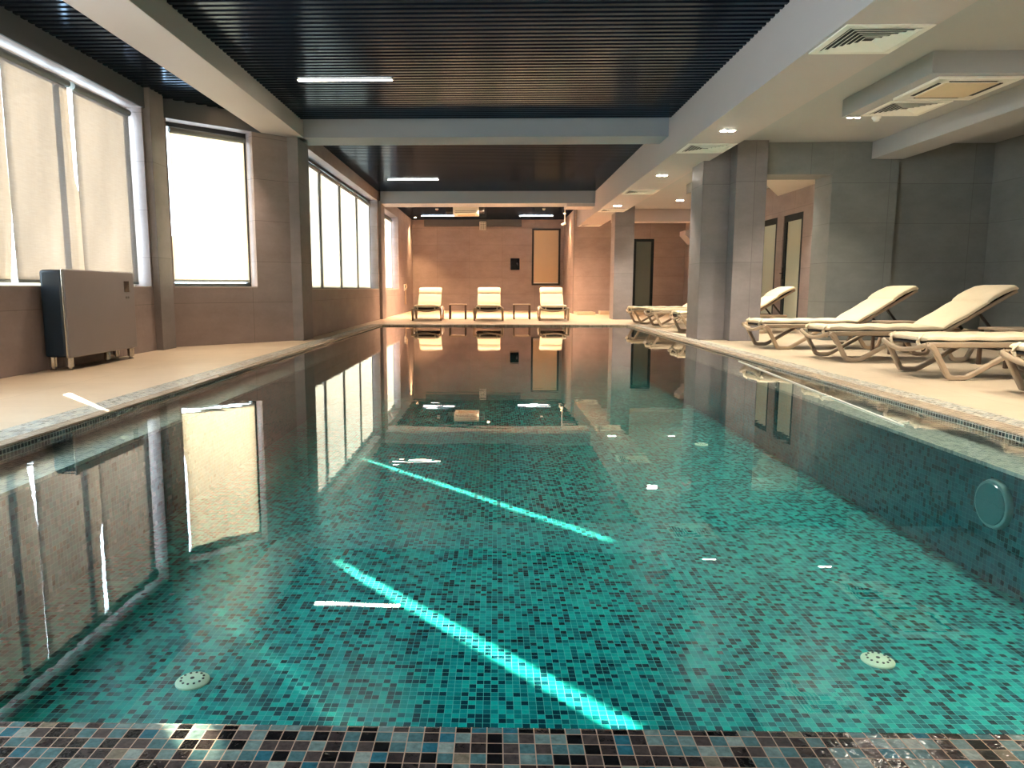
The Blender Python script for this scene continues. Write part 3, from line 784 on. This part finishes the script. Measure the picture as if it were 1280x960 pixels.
def make_table(label, loc, rotz, group):
    t = thing('side_table', label, 'side table', loc, rotz, group)
    MB().box(-.23, .23, -.23, .23, .375, .40).build('table_top', 'resin', t, bevel=.008)
    for sx in (-1, 1):
        for sy in (-1, 1):
            MB().box(sx*.205-.018, sx*.205+.018, sy*.205-.018, sy*.205+.018, 0, .375).build('leg', 'brown', t, bevel=.005)
    return t
GT = 'side tables between the loungers'
T = make_table('small brown side table between the left and middle far loungers', (-.99, 19.15, 0), 0, GT)
dup(T, (.70, 19.2, 0), 0, 'small brown side table between the middle and right far loungers')
dup(T, (5.06, 9.15, 0), 0, 'small side table between the two loungers nearest the tall column, its top just showing')
dup(T, (5.36, 7.55, 0), 0, 'small side table behind the third lounger, at the right picture edge')

# ------------------------------------------------------------------ pool fittings
def inlet(label, x, y, group='round inlets on the pool bottom'):
    t = thing('pool_inlet', label, 'pool inlet', (x, y, PZ), 0, group)
    MB().lathe([(.065, 0), (.065, .006), (.055, .013), (.03, .016)], n=28).build('cover', 'inlet', t, smooth=True)
    b = MB()
    for k in range(12):
        a = 2*PI*k/12; b.cyl((.043*math.cos(a), .043*math.sin(a), .012), .005, .005, .005, 'Z', 8)
    b.cyl((0, 0, .013), .008, .008, .005, 'Z', 10)
    b.build('hole', 'slot', t)
inlet('pale round inlet on the pool bottom at the lower left, below the mirrored blinds', -1.20, 2.66)
inlet('pale round inlet on the pool bottom near the right rim corner', 1.61, 2.88)
inlet('small far pale inlet on the pool bottom past the mirrored spotlights', 2.07, 7.12)
t = thing('pool_light', 'round underwater lamp in the right pool wall', 'pool light', (IR, 3.72, -.32))
MB().cyl((-.03, 0, 0), .125, .135, .03, 'X', 28).build('rim', 'light_ring', t, bevel=.004)
MB().cyl((-.036, 0, 0), .108, .112, .010, 'X', 28).build('lens', 'glass_lens', t)
t = thing('floating_line', 'thin pale line with two short hooks lying on the water by the lounge side', 'cord', (0, 0, WZ+.003))
MB().tube([(2.80, 8.3, 0), (2.71, 7.17, 0), (2.58, 5.6, .0), (2.48, 4.34, 0)], .007, 6).build('line', 'cord', t)
for yy, xx in ((5.52, 2.475), (4.46, 2.47)):
    MB().tube([(xx+.02, yy-.02, 0), (xx+.11, yy+.02, 0)], .005, 6).cyl((xx+.11, yy+.02, -.006), .008, .008, .012, 'Z', 10).build('hook', 'cord', t)

# ------------------------------------------------------------------ daylight
W = bpy.data.worlds.new('sky'); SC.world = W; W.use_nodes = True
bg = W.node_tree.nodes['Background']; bg.inputs[0].default_value = (.72, .86, 1., 1); bg.inputs[1].default_value = 3.0
sun = bpy.data.lights.new('sun', 'SUN'); sun.energy = 26.; sun.angle = math.radians(.6); sun.color = (1., .86, .62)
so = bpy.data.objects.new('sun', sun); COL.objects.link(so)
el = math.radians(25.6); d = Vector((.670*math.cos(el), -.742*math.cos(el), -math.sin(el)))
so.rotation_euler = d.to_track_quat('-Z', 'Y').to_euler()

# ------------------------------------------------------------------ camera
cam = bpy.data.cameras.new('camera'); cam.sensor_width = 36; cam.lens = 900/1280*36; cam.shift_x = .03125; cam.clip_start = .05
co = bpy.data.objects.new('camera', cam); COL.objects.link(co)
co.location = (0, 0, .80); co.rotation_euler = (PI/2-math.atan(119/900), 0, math.atan(19/900))
SC.camera = co
SC.view_settings.view_transform = 'Standard'; SC.view_settings.look = 'None'
SC.view_settings.gamma = 1; SC.view_settings.use_curve_mapping = False
SC.view_settings.exposure = 2.5
cy = SC.cycles
cy.max_bounces = 10; cy.diffuse_bounces = 6; cy.glossy_bounces = 4; cy.transmission_bounces = 6; cy.transparent_max_bounces = 12
cy.caustics_reflective = False; cy.caustics_refractive = False
cy.sample_clamp_indirect = 6.
cy.use_denoising = True
